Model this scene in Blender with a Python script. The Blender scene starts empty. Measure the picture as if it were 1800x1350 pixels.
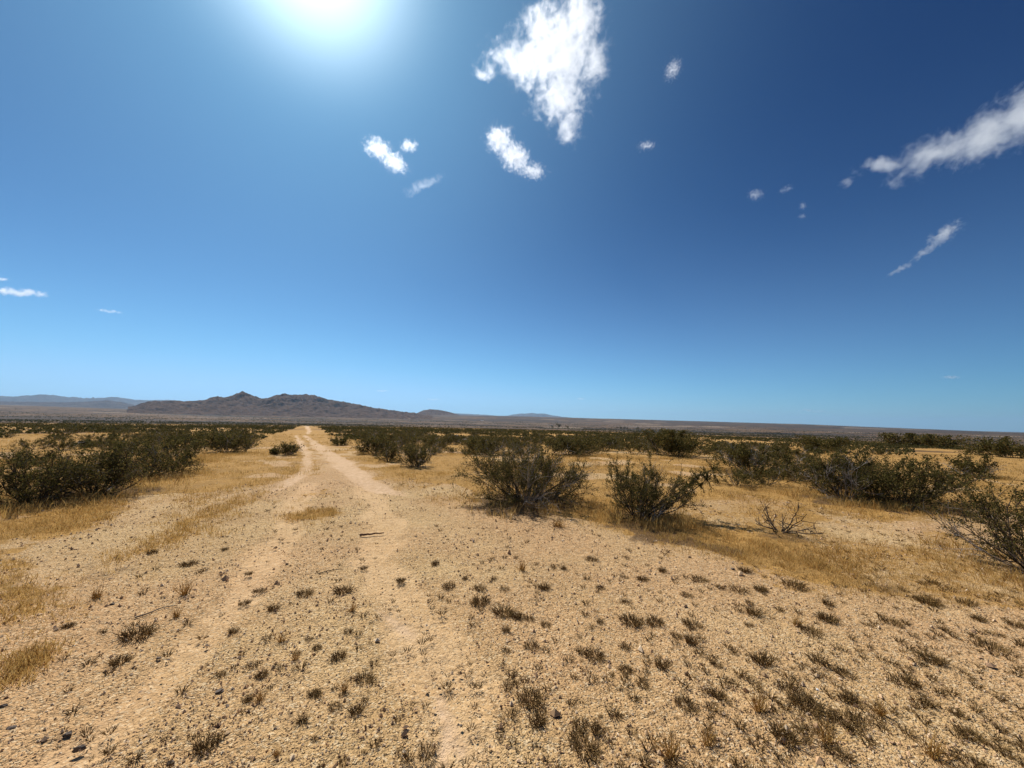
import bpy, math, random
import numpy as np
from mathutils import Matrix, Vector
R = math.radians
SC = bpy.context.scene
COL = SC.collection
RNG = np.random.default_rng(7)
random.seed(7)

# ------------------------------------------------------------------ camera
FPX, PW, PH = 676.0, 1800.0, 1350.0          # focal length and size of the photograph in its own pixels
CAMH = 1.65
cam_d = bpy.data.cameras.new('camera'); cam = bpy.data.objects.new('camera', cam_d); COL.objects.link(cam)
cam_d.sensor_width = 36; cam_d.lens = 36 * FPX / PW; cam_d.clip_start = 0.05; cam_d.clip_end = 400000
PITCH, ROLL = R(5.3), R(1.4)
CM = Matrix.Rotation(R(90) + PITCH, 3, 'X') @ Matrix.Rotation(ROLL, 3, 'Z')
cam.matrix_world = Matrix.Translation((0, 0, CAMH)) @ CM.to_4x4()
SC.camera = cam
CMN = np.array(CM)

def ray(px, py):
    d = CM @ Vector(((px - PW / 2) / FPX, (PH / 2 - py) / FPX, -1.0))
    return d.normalized()

def project(x, y, z):
    P = np.stack([np.asarray(x, float), np.asarray(y, float), np.asarray(z, float) - CAMH], -1) @ CMN
    dz = -P[..., 2]; ok = dz > 0.02; s = np.where(ok, dz, 1)
    return np.where(ok, PW / 2 + P[..., 0] / s * FPX, -9999), np.where(ok, PH / 2 - P[..., 1] / s * FPX, -9999)

# ------------------------------------------------------------------ sky, sun, exposure
sund = ray(545, -112)
SUN_EL = math.asin(sund.z); SUN_AZ = math.atan2(sund.x, sund.y)
w = bpy.data.worlds.new('World'); SC.world = w; w.use_nodes = True
nt = w.node_tree; nt.nodes.clear()
sky = nt.nodes.new('ShaderNodeTexSky'); sky.sky_type = 'NISHITA'; sky.sun_disc = False
sky.sun_elevation = SUN_EL; sky.sun_rotation = SUN_AZ
sky.altitude = 900; sky.air_density = 1.0; sky.dust_density = 0.5; sky.ozone_density = 3.0
SKY_IN = 0.055; SKY_GRADE = ((2.6, 1.9, .12), (1.68, 1.38, .29), (1.42, 1.26, .55)); LOWSKY = (.28, .44, .66)
sc1 = nt.nodes.new('ShaderNodeVectorMath'); sc1.operation = 'SCALE'; sc1.inputs['Scale'].default_value = SKY_IN
sepw = nt.nodes.new('ShaderNodeSeparateXYZ'); comw = nt.nodes.new('ShaderNodeCombineXYZ')
for i_, (g_, k_, cap_) in enumerate(SKY_GRADE):      # clear dry air: deeper blue than the model's default
    q_ = nt.nodes.new('ShaderNodeMath'); q_.operation = 'POWER'; q_.inputs[1].default_value = g_; nt.links.new(sepw.outputs[i_], q_.inputs[0])
    u_ = nt.nodes.new('ShaderNodeMath'); u_.operation = 'MULTIPLY'; u_.inputs[1].default_value = k_; nt.links.new(q_.outputs[0], u_.inputs[0])
    v_ = nt.nodes.new('ShaderNodeMath'); v_.operation = 'SMOOTH_MIN'; v_.inputs[1].default_value = cap_; v_.inputs[2].default_value = cap_ * 0.6; nt.links.new(u_.outputs[0], v_.inputs[0])
    nt.links.new(v_.outputs[0], comw.inputs[i_])
hsv = nt.nodes.new('ShaderNodeVectorMath'); hsv.operation = 'SCALE'; hsv.inputs['Scale'].default_value = 1 / 0.09
tcw = nt.nodes.new('ShaderNodeTexCoord'); dt = nt.nodes.new('ShaderNodeVectorMath'); dt.operation = 'DOT_PRODUCT'; dt.inputs[1].default_value = sund
p1 = nt.nodes.new('ShaderNodeMath'); p1.operation = 'POWER'; p1.use_clamp = True; p1.inputs[1].default_value = 7
p2 = nt.nodes.new('ShaderNodeMath'); p2.operation = 'POWER'; p2.use_clamp = True; p2.inputs[1].default_value = 130
m1 = nt.nodes.new('ShaderNodeVectorMath'); m1.operation = 'SCALE'; m1.inputs[0].default_value = (1.5, 2.7, 3.4)
m2 = nt.nodes.new('ShaderNodeVectorMath'); m2.operation = 'SCALE'; m2.inputs[0].default_value = (11, 12.5, 12.5)
a1 = nt.nodes.new('ShaderNodeVectorMath'); a1.operation = 'ADD'; a2 = nt.nodes.new('ShaderNodeVectorMath'); a2.operation = 'ADD'
bg = nt.nodes.new('ShaderNodeBackground'); bg.inputs[1].default_value = 0.09
wo = nt.nodes.new('ShaderNodeOutputWorld')
nt.links.new(sky.outputs[0], sc1.inputs[0]); nt.links.new(sc1.outputs[0], sepw.inputs[0]); nt.links.new(comw.outputs[0], hsv.inputs[0])
nt.links.new(tcw.outputs['Generated'], dt.inputs[0]); nt.links.new(dt.outputs['Value'], p1.inputs[0]); nt.links.new(dt.outputs['Value'], p2.inputs[0])
nt.links.new(p1.outputs[0], m1.inputs['Scale']); nt.links.new(p2.outputs[0], m2.inputs['Scale'])
nt.links.new(hsv.outputs[0], a1.inputs[0]); nt.links.new(m1.outputs[0], a1.inputs[1]); nt.links.new(a1.outputs[0], a2.inputs[0]); nt.links.new(m2.outputs[0], a2.inputs[1])
nm_ = lambda op, a, b: (lambda x: ([x.__setattr__('operation', op)] + [nt.links.new(v, x.inputs[i]) if isinstance(v, bpy.types.NodeSocket) else x.inputs[i].__setattr__('default_value', v) for i, v in enumerate((a, b))], x.outputs[0])[1])(nt.nodes.new('ShaderNodeMath'))
spz = nt.nodes.new('ShaderNodeSeparateXYZ'); nt.links.new(tcw.outputs['Generated'], spz.inputs[0])
low_ = nm_('POWER', nm_('SUBTRACT', 1.0, nm_('MAXIMUM', spz.outputs[2], 0.0)), 4.5)
low_ = nm_('MULTIPLY', low_, nm_('ADD', 0.3, nm_('MULTIPLY', nm_('MAXIMUM', dt.outputs['Value'], 0.0), 0.7)))
m3 = nt.nodes.new('ShaderNodeVectorMath'); m3.operation = 'SCALE'; m3.inputs[0].default_value = [c / .09 for c in LOWSKY]; nt.links.new(low_, m3.inputs['Scale'])
a3 = nt.nodes.new('ShaderNodeVectorMath'); a3.operation = 'ADD'; nt.links.new(a2.outputs[0], a3.inputs[0]); nt.links.new(m3.outputs[0], a3.inputs[1])
nt.links.new(a3.outputs[0], bg.inputs[0]); nt.links.new(bg.outputs[0], wo.inputs[0])
sl = bpy.data.lights.new('sun', 'SUN'); sl.energy = 4.4; sl.angle = R(0.53); sl.color = (1.0, 0.95, 0.88)
so = bpy.data.objects.new('sun', sl); COL.objects.link(so)
so.rotation_euler = (-sund).to_track_quat('-Z', 'Y').to_euler()
so.location = (0, 0, 50)
SC.view_settings.view_transform = 'Standard'; SC.view_settings.look = 'None'
SC.view_settings.exposure = 0.32; SC.view_settings.gamma = 1.0
SC.render.engine = 'CYCLES'
cy = SC.cycles
cy.max_bounces = 10; cy.diffuse_bounces = 3; cy.glossy_bounces = 1; cy.transmission_bounces = 3
cy.transparent_max_bounces = 8; cy.volume_bounces = 9; cy.volume_step_rate = 1.0; cy.use_denoising = True

# ------------------------------------------------------------------ helpers
def tag(o, label=None, cat=None, group=None, kind=None):
    for k, v in (('label', label), ('category', cat), ('group', group), ('kind', kind)):
        if v: o[k] = v
    return o

def mesh_np(name, verts, faces, mats=(), attrs=None, smooth=False):
    """verts (n,3), faces (m,k) arrays -> mesh"""
    me = bpy.data.meshes.new(name)
    verts = np.ascontiguousarray(verts, np.float32); faces = np.ascontiguousarray(faces, np.int32)
    m, k = faces.shape
    me.vertices.add(len(verts)); me.vertices.foreach_set('co', verts.ravel())
    me.loops.add(m * k); me.loops.foreach_set('vertex_index', faces.ravel())
    me.polygons.add(m); me.polygons.foreach_set('loop_start', np.arange(0, m * k, k, dtype=np.int32))
    me.polygons.foreach_set('use_smooth', np.full(m, smooth))
    me.update(calc_edges=True)
    for n, a in (attrs or {}).items():
        t = me.attributes.new(n, 'FLOAT', 'POINT'); t.data.foreach_set('value', np.ascontiguousarray(a, np.float32))
    for mt in mats: me.materials.append(mt)
    return me

def link(name, data, parent=None, loc=(0, 0, 0)):
    o = bpy.data.objects.new(name, data); COL.objects.link(o); o.location = loc
    if parent: o.parent = parent
    return o

class NT:
    """small helper for writing node materials"""
    def __init__(s, name):
        s.m = bpy.data.materials.new(name); s.m.use_nodes = True; s.t = s.m.node_tree; s.t.nodes.clear()
        s.out = s.n('ShaderNodeOutputMaterial')
    def n(s, typ, **kw):
        x = s.t.nodes.new(typ)
        for k, v in kw.items():
            setattr(x, k, v)
        return x
    def put(s, sock, v):
        if isinstance(v, bpy.types.NodeSocket): s.t.links.new(v, sock)
        elif v is not None: sock.default_value = v
    def math(s, op, a, b=None, c=None, clamp=False):
        x = s.n('ShaderNodeMath', operation=op, use_clamp=clamp); s.put(x.inputs[0], a); s.put(x.inputs[1], b)
        if c is not None: s.put(x.inputs[2], c)
        return x.outputs[0]
    def mix(s, f, a, b, typ='MIX'):
        x = s.n('ShaderNodeMix', data_type='RGBA', blend_type=typ); s.put(x.inputs[0], f)
        s.put(x.inputs[6], a if isinstance(a, bpy.types.NodeSocket) else (*a, 1)); s.put(x.inputs[7], b if isinstance(b, bpy.types.NodeSocket) else (*b, 1))
        return x.outputs[2]
    def noise(s, vec, scale, detail=4, rough=0.55, dist=0):
        x = s.n('ShaderNodeTexNoise'); s.put(x.inputs['Vector'], vec); x.inputs['Scale'].default_value = scale
        x.inputs['Detail'].default_value = detail; x.inputs['Roughness'].default_value = rough; x.inputs['Distortion'].default_value = dist
        return x.outputs[0]
    def voro(s, vec, scale, out='Distance', feature='F1'):
        x = s.n('ShaderNodeTexVoronoi', feature=feature); s.put(x.inputs['Vector'], vec); x.inputs['Scale'].default_value = scale
        return x.outputs[out]
    def rng(s, v, a, b, c=0.0, d=1.0, smooth=True):
        x = s.n('ShaderNodeMapRange'); x.interpolation_type = 'SMOOTHSTEP' if smooth else 'LINEAR'
        s.put(x.inputs[0], v)
        for i, q in zip((1, 2, 3, 4), (a, b, c, d)): s.put(x.inputs[i], q)
        return x.outputs[0]
    def attr(s, name): return s.n('ShaderNodeAttribute', attribute_name=name).outputs['Fac']
    def obj(s): return s.n('ShaderNodeTexCoord').outputs['Object']
    def geo(s, o): return s.n('ShaderNodeNewGeometry').outputs[o]
    def surf(s, col, rough=0.9, normal=None, spec=0.2):
        p = s.n('ShaderNodeBsdfPrincipled'); s.put(p.inputs['Base Color'], col if isinstance(col, bpy.types.NodeSocket) else (*col, 1))
        p.inputs['Roughness'].default_value = rough; p.inputs['Specular IOR Level'].default_value = spec
        if normal: s.put(p.inputs['Normal'], normal)
        s.t.links.new(p.outputs[0], s.out.inputs[0]); return p
    def bump(s, h, strength, dist, normal=None):
        b = s.n('ShaderNodeBump'); b.inputs['Strength'].default_value = strength; b.inputs['Distance'].default_value = dist
        s.put(b.inputs['Height'], h)
        if normal: s.put(b.inputs['Normal'], normal)
        return b.outputs[0]

def _h(i, j, seed):
    n = (i.astype(np.int64) * 374761393 + j.astype(np.int64) * 668265263 + seed * 974634777) & 0xffffffff
    n = ((n ^ (n >> 13)) * 1274126177) & 0xffffffff
    return ((n ^ (n >> 16)) & 0xffff) / 65535.0

def vnoise(x, y, seed=0):
    x = np.asarray(x, float); y = np.asarray(y, float)
    i = np.floor(x); j = np.floor(y); u = x - i; v = y - j
    u = u * u * (3 - 2 * u); v = v * v * (3 - 2 * v)
    i = i.astype(np.int64); j = j.astype(np.int64)
    return (_h(i, j, seed) * (1 - u) + _h(i + 1, j, seed) * u) * (1 - v) + (_h(i, j + 1, seed) * (1 - u) + _h(i + 1, j + 1, seed) * u) * v

def fbm(x, y, oct=4, seed=0, g=0.5):
    s = 0; a = 1; t = 0
    for o in range(oct):
        s = s + a * vnoise(x * 2 ** o, y * 2 ** o, seed + o * 17); t += a; a *= g
    return s / t

def sstep(x, a, b):
    t = np.clip((x - a) / (b - a), 0, 1); return t * t * (3 - 2 * t)

# ------------------------------------------------------------------ terrain height
FAR_PX = [(-3000, 4), (0, 4), (300, 2), (600, 4), (900, 6), (1150, 5.5), (1400, 4.5), (1800, -1.5), (2600, -3), (5000, 0)]
def az_px(x, y):
    """photograph column of the horizon point in this direction (for directions ahead)"""
    yy = np.maximum(y, 0.12 * np.hypot(x, y) + 1e-6)
    return PW / 2 + FPX * x / yy
RP = np.array([0, 12, 30, 60, 100, 200, 400, 900, 1400, 2200, 3200, 4500, 7000, 12000, 60000.])
ZP = np.array([0, 0, -0.30, -0.95, -1.75, -3.9, -8.2, -20, -25, -25, -19, -2, 0, 0, 0.])
_rs = np.geomspace(1, 60000, 900); _zs = np.interp(_rs, RP, ZP)
_zs = np.convolve(np.pad(_zs, 12, mode='edge'), np.ones(25) / 25, mode='valid')
def height(x, y):
    x = np.asarray(x, float); y = np.asarray(y, float); r = np.hypot(x, y)
    z = np.interp(np.log(np.maximum(r, 1)), np.log(_rs), _zs)
    fp = np.interp(az_px(x, y), [a for a, b in FAR_PX], [b for a, b in FAR_PX])
    ca = np.maximum(y, 0.4 * r) / np.maximum(r, 1e-6)
    far = CAMH + fp / FPX * 7000 * ca
    z = z + sstep(r, 2800, 7000) * far * (1 - 0.9 * sstep(r, 9000, 20000))
    z = z + (fbm(x / 400, y / 400, 4, 5) - 0.5) * 5 * sstep(r, 500, 1500)
    z = z + (fbm(x / 14, y / 14, 3, 11) - 0.5) * 0.35 * sstep(r, 6, 40)
    z = z + (fbm(x / 1.1, y / 1.1, 3, 3) - 0.5) * 0.05 * (1 - sstep(r, 60, 200))
    z = z + (fbm(x / 0.16, y / 0.16, 3, 8) - 0.5) * 0.014 * (1 - sstep(r, 6, 14))
    return z

def on_ground(px, py, it=8):
    d = ray(px, py); t = CAMH / max(1e-4, -d.z)
    z = 0.0
    for _ in range(it * 4):
        z = float(height(d.x * t, d.y * t)); tn = (CAMH - z) / max(1e-4, -d.z); t = 0.5 * t + 0.5 * tn
    return d.x * t, d.y * t, z
def on_ground_np(q, it=24):
    q = np.asarray(q, float); P = np.stack([(q[:, 0] - PW / 2) / FPX, (PH / 2 - q[:, 1]) / FPX, -np.ones(len(q))], -1) @ CMN.T
    t = CAMH / np.maximum(1e-4, -P[:, 2])
    for _ in range(it): t = 0.5 * t + 0.5 * (CAMH - height(P[:, 0] * t, P[:, 1] * t)) / np.maximum(1e-4, -P[:, 2])
    return np.stack([P[:, 0] * t, P[:, 1] * t, height(P[:, 0] * t, P[:, 1] * t)], -1)
def px_size(px_len, x, y):       # photograph pixels -> metres at ground point
    P = CM.transposed() @ Vector((x, y, -CAMH)); return px_len / FPX * (-P.z)

# zones of bare ground, traced as outlines on the ground (photograph pixels -> tested by projecting ground points)
def poly_mask(px, py, poly, soft=0):
    inside = np.zeros(px.shape, bool); n = len(poly)
    for i in range(n):
        x0, y0 = poly[i]; x1, y1 = poly[(i + 1) % n]
        c = ((y0 > py) != (y1 > py)) & (px < (x1 - x0) * (py - y0) / ((y1 - y0) if y1 != y0 else 1e-9) + x0)
        inside ^= c
    return inside
BARE = [
    [(566, 784), (552, 790), (548, 822), (520, 836), (440, 868), (385, 890), (345, 915), (300, 940), (240, 965), (190, 1000),
     (120, 1050), (75, 1120), (60, 1160), (0, 1215), (-900, 1500), (-900, 3200), (3600, 3200), (3600, 1400), (1800, 1075), (1640, 1060), (1480, 1030), (1330, 1005),
     (1180, 958), (1040, 925), (900, 905), (800, 893), (760, 884), (700, 868), (655, 842), (622, 812), (592, 794)],
    [(445, 848), (380, 862), (300, 882), (210, 900), (150, 925), (70, 950), (40, 975), (70, 1000), (90, 1040), (160, 1015), (240, 960), (300, 930), (380, 893), (440, 866)],
    [(-300, 1010), (40, 985), (70, 1060), (80, 1120), (0, 1190), (-300, 1300)],
]
HALF = [[(640, 822), (760, 848), (880, 872), (900, 908), (760, 895), (680, 868)], [(526, 766), (538, 766), (578, 790), (546, 798)], [(380, 872), (500, 838), (540, 836), (470, 870), (400, 900)],
        [(1480, 905), (1640, 900), (1800, 925), (2400, 980), (2400, 1200), (1800, 1100), (1560, 1040), (1420, 985), (1400, 930)],
        [(1190, 890), (1300, 870), (1420, 880), (1400, 935), (1250, 930)],
        [(850, 880), (1000, 905), (1100, 930), (1060, 945), (880, 925)]]
TUFTY = [[(490, 905), (585, 893), (596, 905), (560, 915), (500, 918)], [(560, 862), (590, 858), (590, 872), (560, 874)],
         [(0, 1165), (85, 1128), (98, 1140), (70, 1165), (0, 1215)], [(0, 985), (45, 975), (62, 1040), (70, 1075), (0, 1100)],
         [(345, 905), (440, 870), (470, 868), (380, 925), (270, 968), (240, 985), (225, 975)]]
RUTS = [  # the pale worn wheel ruts
    [(538, 744), (544, 750), (547, 758), (543, 764), (538, 763), (540, 756), (535, 750)],
    [(517, 765), (523, 765), (534, 778), (547, 796), (549, 815), (535, 838), (505, 856), (470, 866), (510, 836), (532, 818), (531, 798), (523, 780)],
    [(532, 765), (539, 765), (570, 784), (618, 811), (655, 838), (715, 872), (660, 868), (610, 838), (580, 814), (556, 790)],
    [(765, 1212), (782, 1212), (798, 1262), (830, 1320), (815, 1325), (792, 1300), (790, 1345), (772, 1345), (778, 1280)], [(655, 1066), (680, 1075), (735, 1112), (725, 1120), (690, 1100)]]
def zone(x, y, z=None):
    """0 grassy .. 1 bare, and rut 0..1, for ground points"""
    x = np.asarray(x, float); y = np.asarray(y, float)
    if z is None: z = height(x, y)
    r = np.hypot(x, y); k = np.clip(r / 8, 0.5, 2.6); B = np.zeros(x.shape); ru = np.zeros(x.shape); n = 5
    for q in range(n):
        f = (0.5, 0.5, 1.3, 1.3, 0.22)[q]; a = (.8, 1.5, 2.6, 2.0, .4)[q]
        wx = (fbm(x / f, y / f, 3, 31 + 5 * q) - 0.5) * a; wy = (fbm(x / f, y / f, 3, 47 + 5 * q) - 0.5) * a * 1.5
        px, py = project(x + wx * k, y + wy * k, z); b = np.zeros(x.shape)
        for p in BARE: b[poly_mask(px, py, p)] = 1.0
        for p in HALF: m = poly_mask(px, py, p); b[m] = np.maximum(b[m], 0.5)
        for p in TUFTY: b[poly_mask(px, py, p)] = 0.12
        B += b / n
        px, py = project(x + wx * k * .25, y + wy * k * .25, z)
        for p in RUTS: ru[poly_mask(px, py, p)] += 1.0 / n
    B = np.maximum(B, 0.75 * sstep(fbm(x / 1.5, y / 1.5, 4, 123), .54, .66) * (r < 26)); B[(y < 0.4)] = 0.9; ru = np.minimum(ru, 1)
    return np.maximum(B, ru), ru

# ------------------------------------------------------------------ materials
def mat_ground():
    s = NT('desert_ground'); v = s.obj(); bare = s.attr('bare'); rut = s.attr('rut'); far = s.attr('far'); scrub = s.attr('scrub')
    n1 = s.noise(v, 0.9, 5, 0.6); n2 = s.noise(v, 9, 5, 0.65); n3 = s.noise(v, 0.25, 3); n4 = s.noise(v, 45, 3, 0.7)
    sand = s.mix(s.rng(n1, 0.35, 0.68), (0.52, 0.328, 0.145), (0.62, 0.415, 0.195))
    sand = s.mix(s.math('MULTIPLY', s.rng(n3, 0.40, 0.60), 0.7), sand, (0.57, 0.335, 0.160))
    sand = s.mix(s.math('MULTIPLY', s.rng(n2, 0.45, 0.75), 0.35), sand, (0.37, 0.215, 0.10))
    # grains of different stone
    vc = s.voro(v, 75, 'Color'); sep = s.n('ShaderNodeSeparateColor'); s.put(sep.inputs[0], vc)
    sand = s.mix(s.rng(sep.outputs[0], 0.72, 0.95, 0, 0.6), sand, (0.74, 0.58, 0.36))
    sand = s.mix(s.rng(sep.outputs[1], 0.80, 0.97, 0, 0.6), sand, (0.12, 0.078, 0.040))
    pale = s.attr('pale'); sand = s.mix(s.math('MULTIPLY', pale, s.rng(n1, .25, .7, .1, .5)), sand, (0.62, 0.41, 0.225))
    rutc = s.mix(s.rng(n2, 0.3, 0.7), (0.68, 0.475, 0.30), (0.50, 0.325, 0.18))
    sand = s.mix(s.math('MULTIPLY', rut, 0.75), sand, rutc)
    gold = s.mix(s.rng(n2, 0.3, 0.7), (0.40, 0.215, 0.060), (0.53, 0.31, 0.098))
    gold = s.mix(s.rng(n1, 0.4, 0.75, 0, 0.6), gold, (0.27, 0.165, 0.065))
    gold = s.mix(s.rng(n4, 0.5, 0.75, 0, 0.45), gold, (0.16, 0.095, 0.040))
    b = s.rng(s.math('ADD', s.math('ADD', bare, s.math('MULTIPLY', s.math('SUBTRACT', n2, 0.5), 1.1)), s.math('MULTIPLY', s.math('SUBTRACT', n1, 0.5), 0.7)), 0.3, 0.7)
    col = s.mix(b, gold, sand)
    # litter under the scrub, with shade at the bush feet painted in
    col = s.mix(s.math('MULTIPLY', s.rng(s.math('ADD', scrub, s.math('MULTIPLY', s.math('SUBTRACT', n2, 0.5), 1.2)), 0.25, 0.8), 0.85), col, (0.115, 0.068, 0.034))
    # the far plain: sparse shrubs on tan soil
    fv = s.noise(v, 0.012, 6, 0.7); f2 = s.noise(v, 0.0018, 4, 0.6)
    fc = s.mix(s.rng(fv, 0.38, 0.62), (0.042, 0.028, 0.017), (0.21, 0.125, 0.064))
    fc = s.mix(s.rng(f2, 0.45, 0.62, 0, 0.6), fc, (0.085, 0.060, 0.042))
    fc = s.mix(s.math('MULTIPLY', scrub, 0.75), fc, (0.045, 0.034, 0.027)); d = s.voro(v, 0.05); fc = s.mix(s.rng(d, 0.18, 0.36, 0.85, 0), fc, (0.05, 0.05, 0.03))
    pv_ = s.voro(v, 0.006, 'Color'); sp = s.n('ShaderNodeSeparateColor'); s.put(sp.inputs[0], pv_)
    fc = s.mix(s.rng(sp.outputs[2], 0.93, 0.98, 0, 0.5), fc, (0.45, 0.34, 0.24))
    col = s.mix(far, col, fc)
    # relief
    vb = s.voro(v, 62); vb2 = s.voro(v, 140)
    h = s.math('ADD', s.math('MULTIPLY', s.rng(vb, 0.0, 0.6, 1, 0), 0.7), s.math('MULTIPLY', s.rng(vb2, 0, 0.6, 1, 0), 0.3))
    nb = s.bump(s.math('MULTIPLY', h, s.rng(s.math('MAXIMUM', pale, rut), 0, 1, 1, .35)), 1.0, 0.013); nb = s.bump(n2, 0.9, 0.05, nb)
    s.surf(col, 0.95, nb, 0.1)
    return s.m

def mat_var(name, cols, rough=0.85, spec=0.2, transl=0.0, bump=None, noise_scale=None):
    """colour varies from island to island (leaf to leaf, stone to stone)"""
    s = NT(name); r = s.geo('Random Per Island'); c = cols[0]
    for i, q in enumerate(cols[1:]):
        c = s.mix(s.rng(r, i / (len(cols) - 1), (i + 1) / (len(cols) - 1)), c, q)
    v = s.obj()
    if noise_scale: c = s.mix(s.rng(s.noise(v, noise_scale, 4), 0.35, 0.7, 0, 0.5), c, tuple(q * 0.45 for q in cols[0]))
    nb = s.bump(s.noise(v, bump, 4, 0.6), 0.6, 0.02) if bump else None
    p = s.surf(c, rough, nb, spec)
    if transl:
        t = s.n('ShaderNodeBsdfTranslucent'); s.put(t.inputs[0], c); m = s.n('ShaderNodeMixShader'); m.inputs[0].default_value = transl
        s.t.links.new(p.outputs[0], m.inputs[1]); s.t.links.new(t.outputs[0], m.inputs[2]); s.t.links.new(m.outputs[0], s.out.inputs[0])
    return s.m
M_LEAF = mat_var('creosote_leaf', [(0.042, 0.038, 0.010), (0.072, 0.064, 0.016), (0.125, 0.105, 0.030), (0.24, 0.165, 0.055)], 0.8, 0.06, 0.38)
M_BARK = mat_var('shrub_bark', [(0.050, 0.034, 0.022), (0.085, 0.060, 0.040), (0.14, 0.105, 0.075)], 0.9, 0.15, 0, 60, 25)
M_DEAD = mat_var('bleached_wood', [(0.30, 0.26, 0.22), (0.46, 0.42, 0.38)], 0.85, 0.2, 0, 60, 25)
M_GRASS = mat_var('dry_grass', [(0.44, 0.265, 0.075), (0.56, 0.36, 0.115), (0.66, 0.45, 0.17), (0.28, 0.16, 0.055)], 0.9, 0.03, 0.45)
M_TUFT = mat_var('dark_dry_stems', [(0.080, 0.048, 0.018), (0.17, 0.105, 0.036), (0.36, 0.215, 0.08)], 0.9, 0.1, 0.1)
M_STONE = mat_var('gravel_stone', [(0.66, 0.46, 0.26), (0.52, 0.33, 0.17), (0.76, 0.58, 0.38), (0.58, 0.36, 0.19), (0.24, 0.145, 0.085)], 0.85, 0.2)
M_ROCK = mat_var('dark_rock', [(0.12, 0.088, 0.064), (0.19, 0.14, 0.10)], 0.8, 0.3, 0, 25, 12)
M_FAR = mat_var('far_shrub_leaf', [(0.042, 0.042, 0.014), (0.070, 0.064, 0.021), (0.11, 0.090, 0.036)], 0.9, 0.03, 0.35)
M_WHITE = mat_var('white_paint', [(0.78, 0.77, 0.74), (0.72, 0.71, 0.68)], 0.6, 0.3, 0, 8, 3)
M_ROOF = mat_var('grey_roof', [(0.42, 0.40, 0.38), (0.36, 0.34, 0.33)], 0.7, 0.3, 0, 8, 3)

# the old wheel lines running on through the bare ground to the foreground: compacted, paler and pinker
WHEEL = [on_ground_np([(640, 850), (668, 920), (700, 1010), (745, 1120), (800, 1260), (850, 1380)]), on_ground_np([(540, 850), (500, 920), (440, 1010), (340, 1130), (180, 1280), (-20, 1450)])]
def pale_mask(x, y):
    x = np.asarray(x, float); y = np.asarray(y, float); out = np.zeros(x.shape); xx = x + (fbm(x / .9, y / .9, 3, 71) - .5) * .7; yy = y
    for W in WHEEL:
        d = np.full(x.shape, 99.0)
        for a, c in zip(W, W[1:]):
            L2 = (c[0] - a[0]) ** 2 + (c[1] - a[1]) ** 2; t = np.clip(((xx - a[0]) * (c[0] - a[0]) + (yy - a[1]) * (c[1] - a[1])) / L2, 0, 1)
            d = np.minimum(d, np.hypot(xx - a[0] - t * (c[0] - a[0]), yy - a[1] - t * (c[1] - a[1])))
        out = np.maximum(out, 1 - sstep(d, .12, .34))
    return out
# ------------------------------------------------------------------ ground sheet
SHADE_LITTER = []  # litter and painted shade darkening the ground around bushes and grass fringe
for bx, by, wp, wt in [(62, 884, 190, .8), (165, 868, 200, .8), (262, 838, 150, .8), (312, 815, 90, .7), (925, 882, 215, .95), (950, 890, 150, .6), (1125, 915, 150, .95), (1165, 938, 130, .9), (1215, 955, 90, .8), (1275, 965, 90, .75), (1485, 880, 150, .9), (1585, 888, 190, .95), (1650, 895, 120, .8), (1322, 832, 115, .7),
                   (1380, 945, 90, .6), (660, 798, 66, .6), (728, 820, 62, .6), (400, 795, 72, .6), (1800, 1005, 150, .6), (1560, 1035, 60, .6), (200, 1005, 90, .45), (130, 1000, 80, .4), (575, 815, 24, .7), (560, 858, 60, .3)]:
    x, y, z = on_ground(bx, by); SHADE_LITTER.append((x, y, px_size(wp, x, y) / 2, wt))
def build_ground():
    rr = np.concatenate([[0.05], np.geomspace(0.3, 34000, 800)])
    az = np.concatenate([np.linspace(-180, -66, 40)[:-1], np.linspace(-66, 66, 620), np.linspace(66, 180, 40)[1:-1]])
    A = np.radians(az); n = len(az)
    X = rr[:, None] * np.sin(A)[None]; Y = rr[:, None] * np.cos(A)[None]; Z = height(X, Y)
    b, ru = zone(X, Y, Z)
    r = np.hypot(X, Y); far = sstep(r, 250, 700)
    pl = pale_mask(X, Y); Z = Z - 0.03 * ru * (r > 8) - 0.022 * pl * (r < 14)
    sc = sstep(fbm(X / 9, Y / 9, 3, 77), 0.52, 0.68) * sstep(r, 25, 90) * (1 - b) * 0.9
    for (hx, hy, hr, hw) in SHADE_LITTER:
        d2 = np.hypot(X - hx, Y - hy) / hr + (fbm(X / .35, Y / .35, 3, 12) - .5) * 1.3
        sc = np.maximum(sc, hw * (1 - sstep(d2, 0.55, 1.15)))  # painted bush shade and litter join the scrub mask
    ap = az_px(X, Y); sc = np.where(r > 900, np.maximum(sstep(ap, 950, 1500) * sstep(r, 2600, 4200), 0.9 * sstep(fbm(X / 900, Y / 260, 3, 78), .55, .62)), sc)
    i = np.arange(len(rr) - 1)[:, None] * n; j = np.arange(n)[None]; j2 = (j + 1) % n
    F = np.stack([i + j, i + n + j, i + n + j2, i + j2], -1).reshape(-1, 4)
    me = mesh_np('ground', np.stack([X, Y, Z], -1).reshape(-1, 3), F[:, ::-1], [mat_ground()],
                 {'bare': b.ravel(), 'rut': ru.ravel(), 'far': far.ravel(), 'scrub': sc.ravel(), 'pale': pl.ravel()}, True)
    o = link('ground', me); tag(o, 'pale sandy desert ground with a worn dirt track running to the hills', 'ground', kind='structure')
build_ground()

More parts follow.
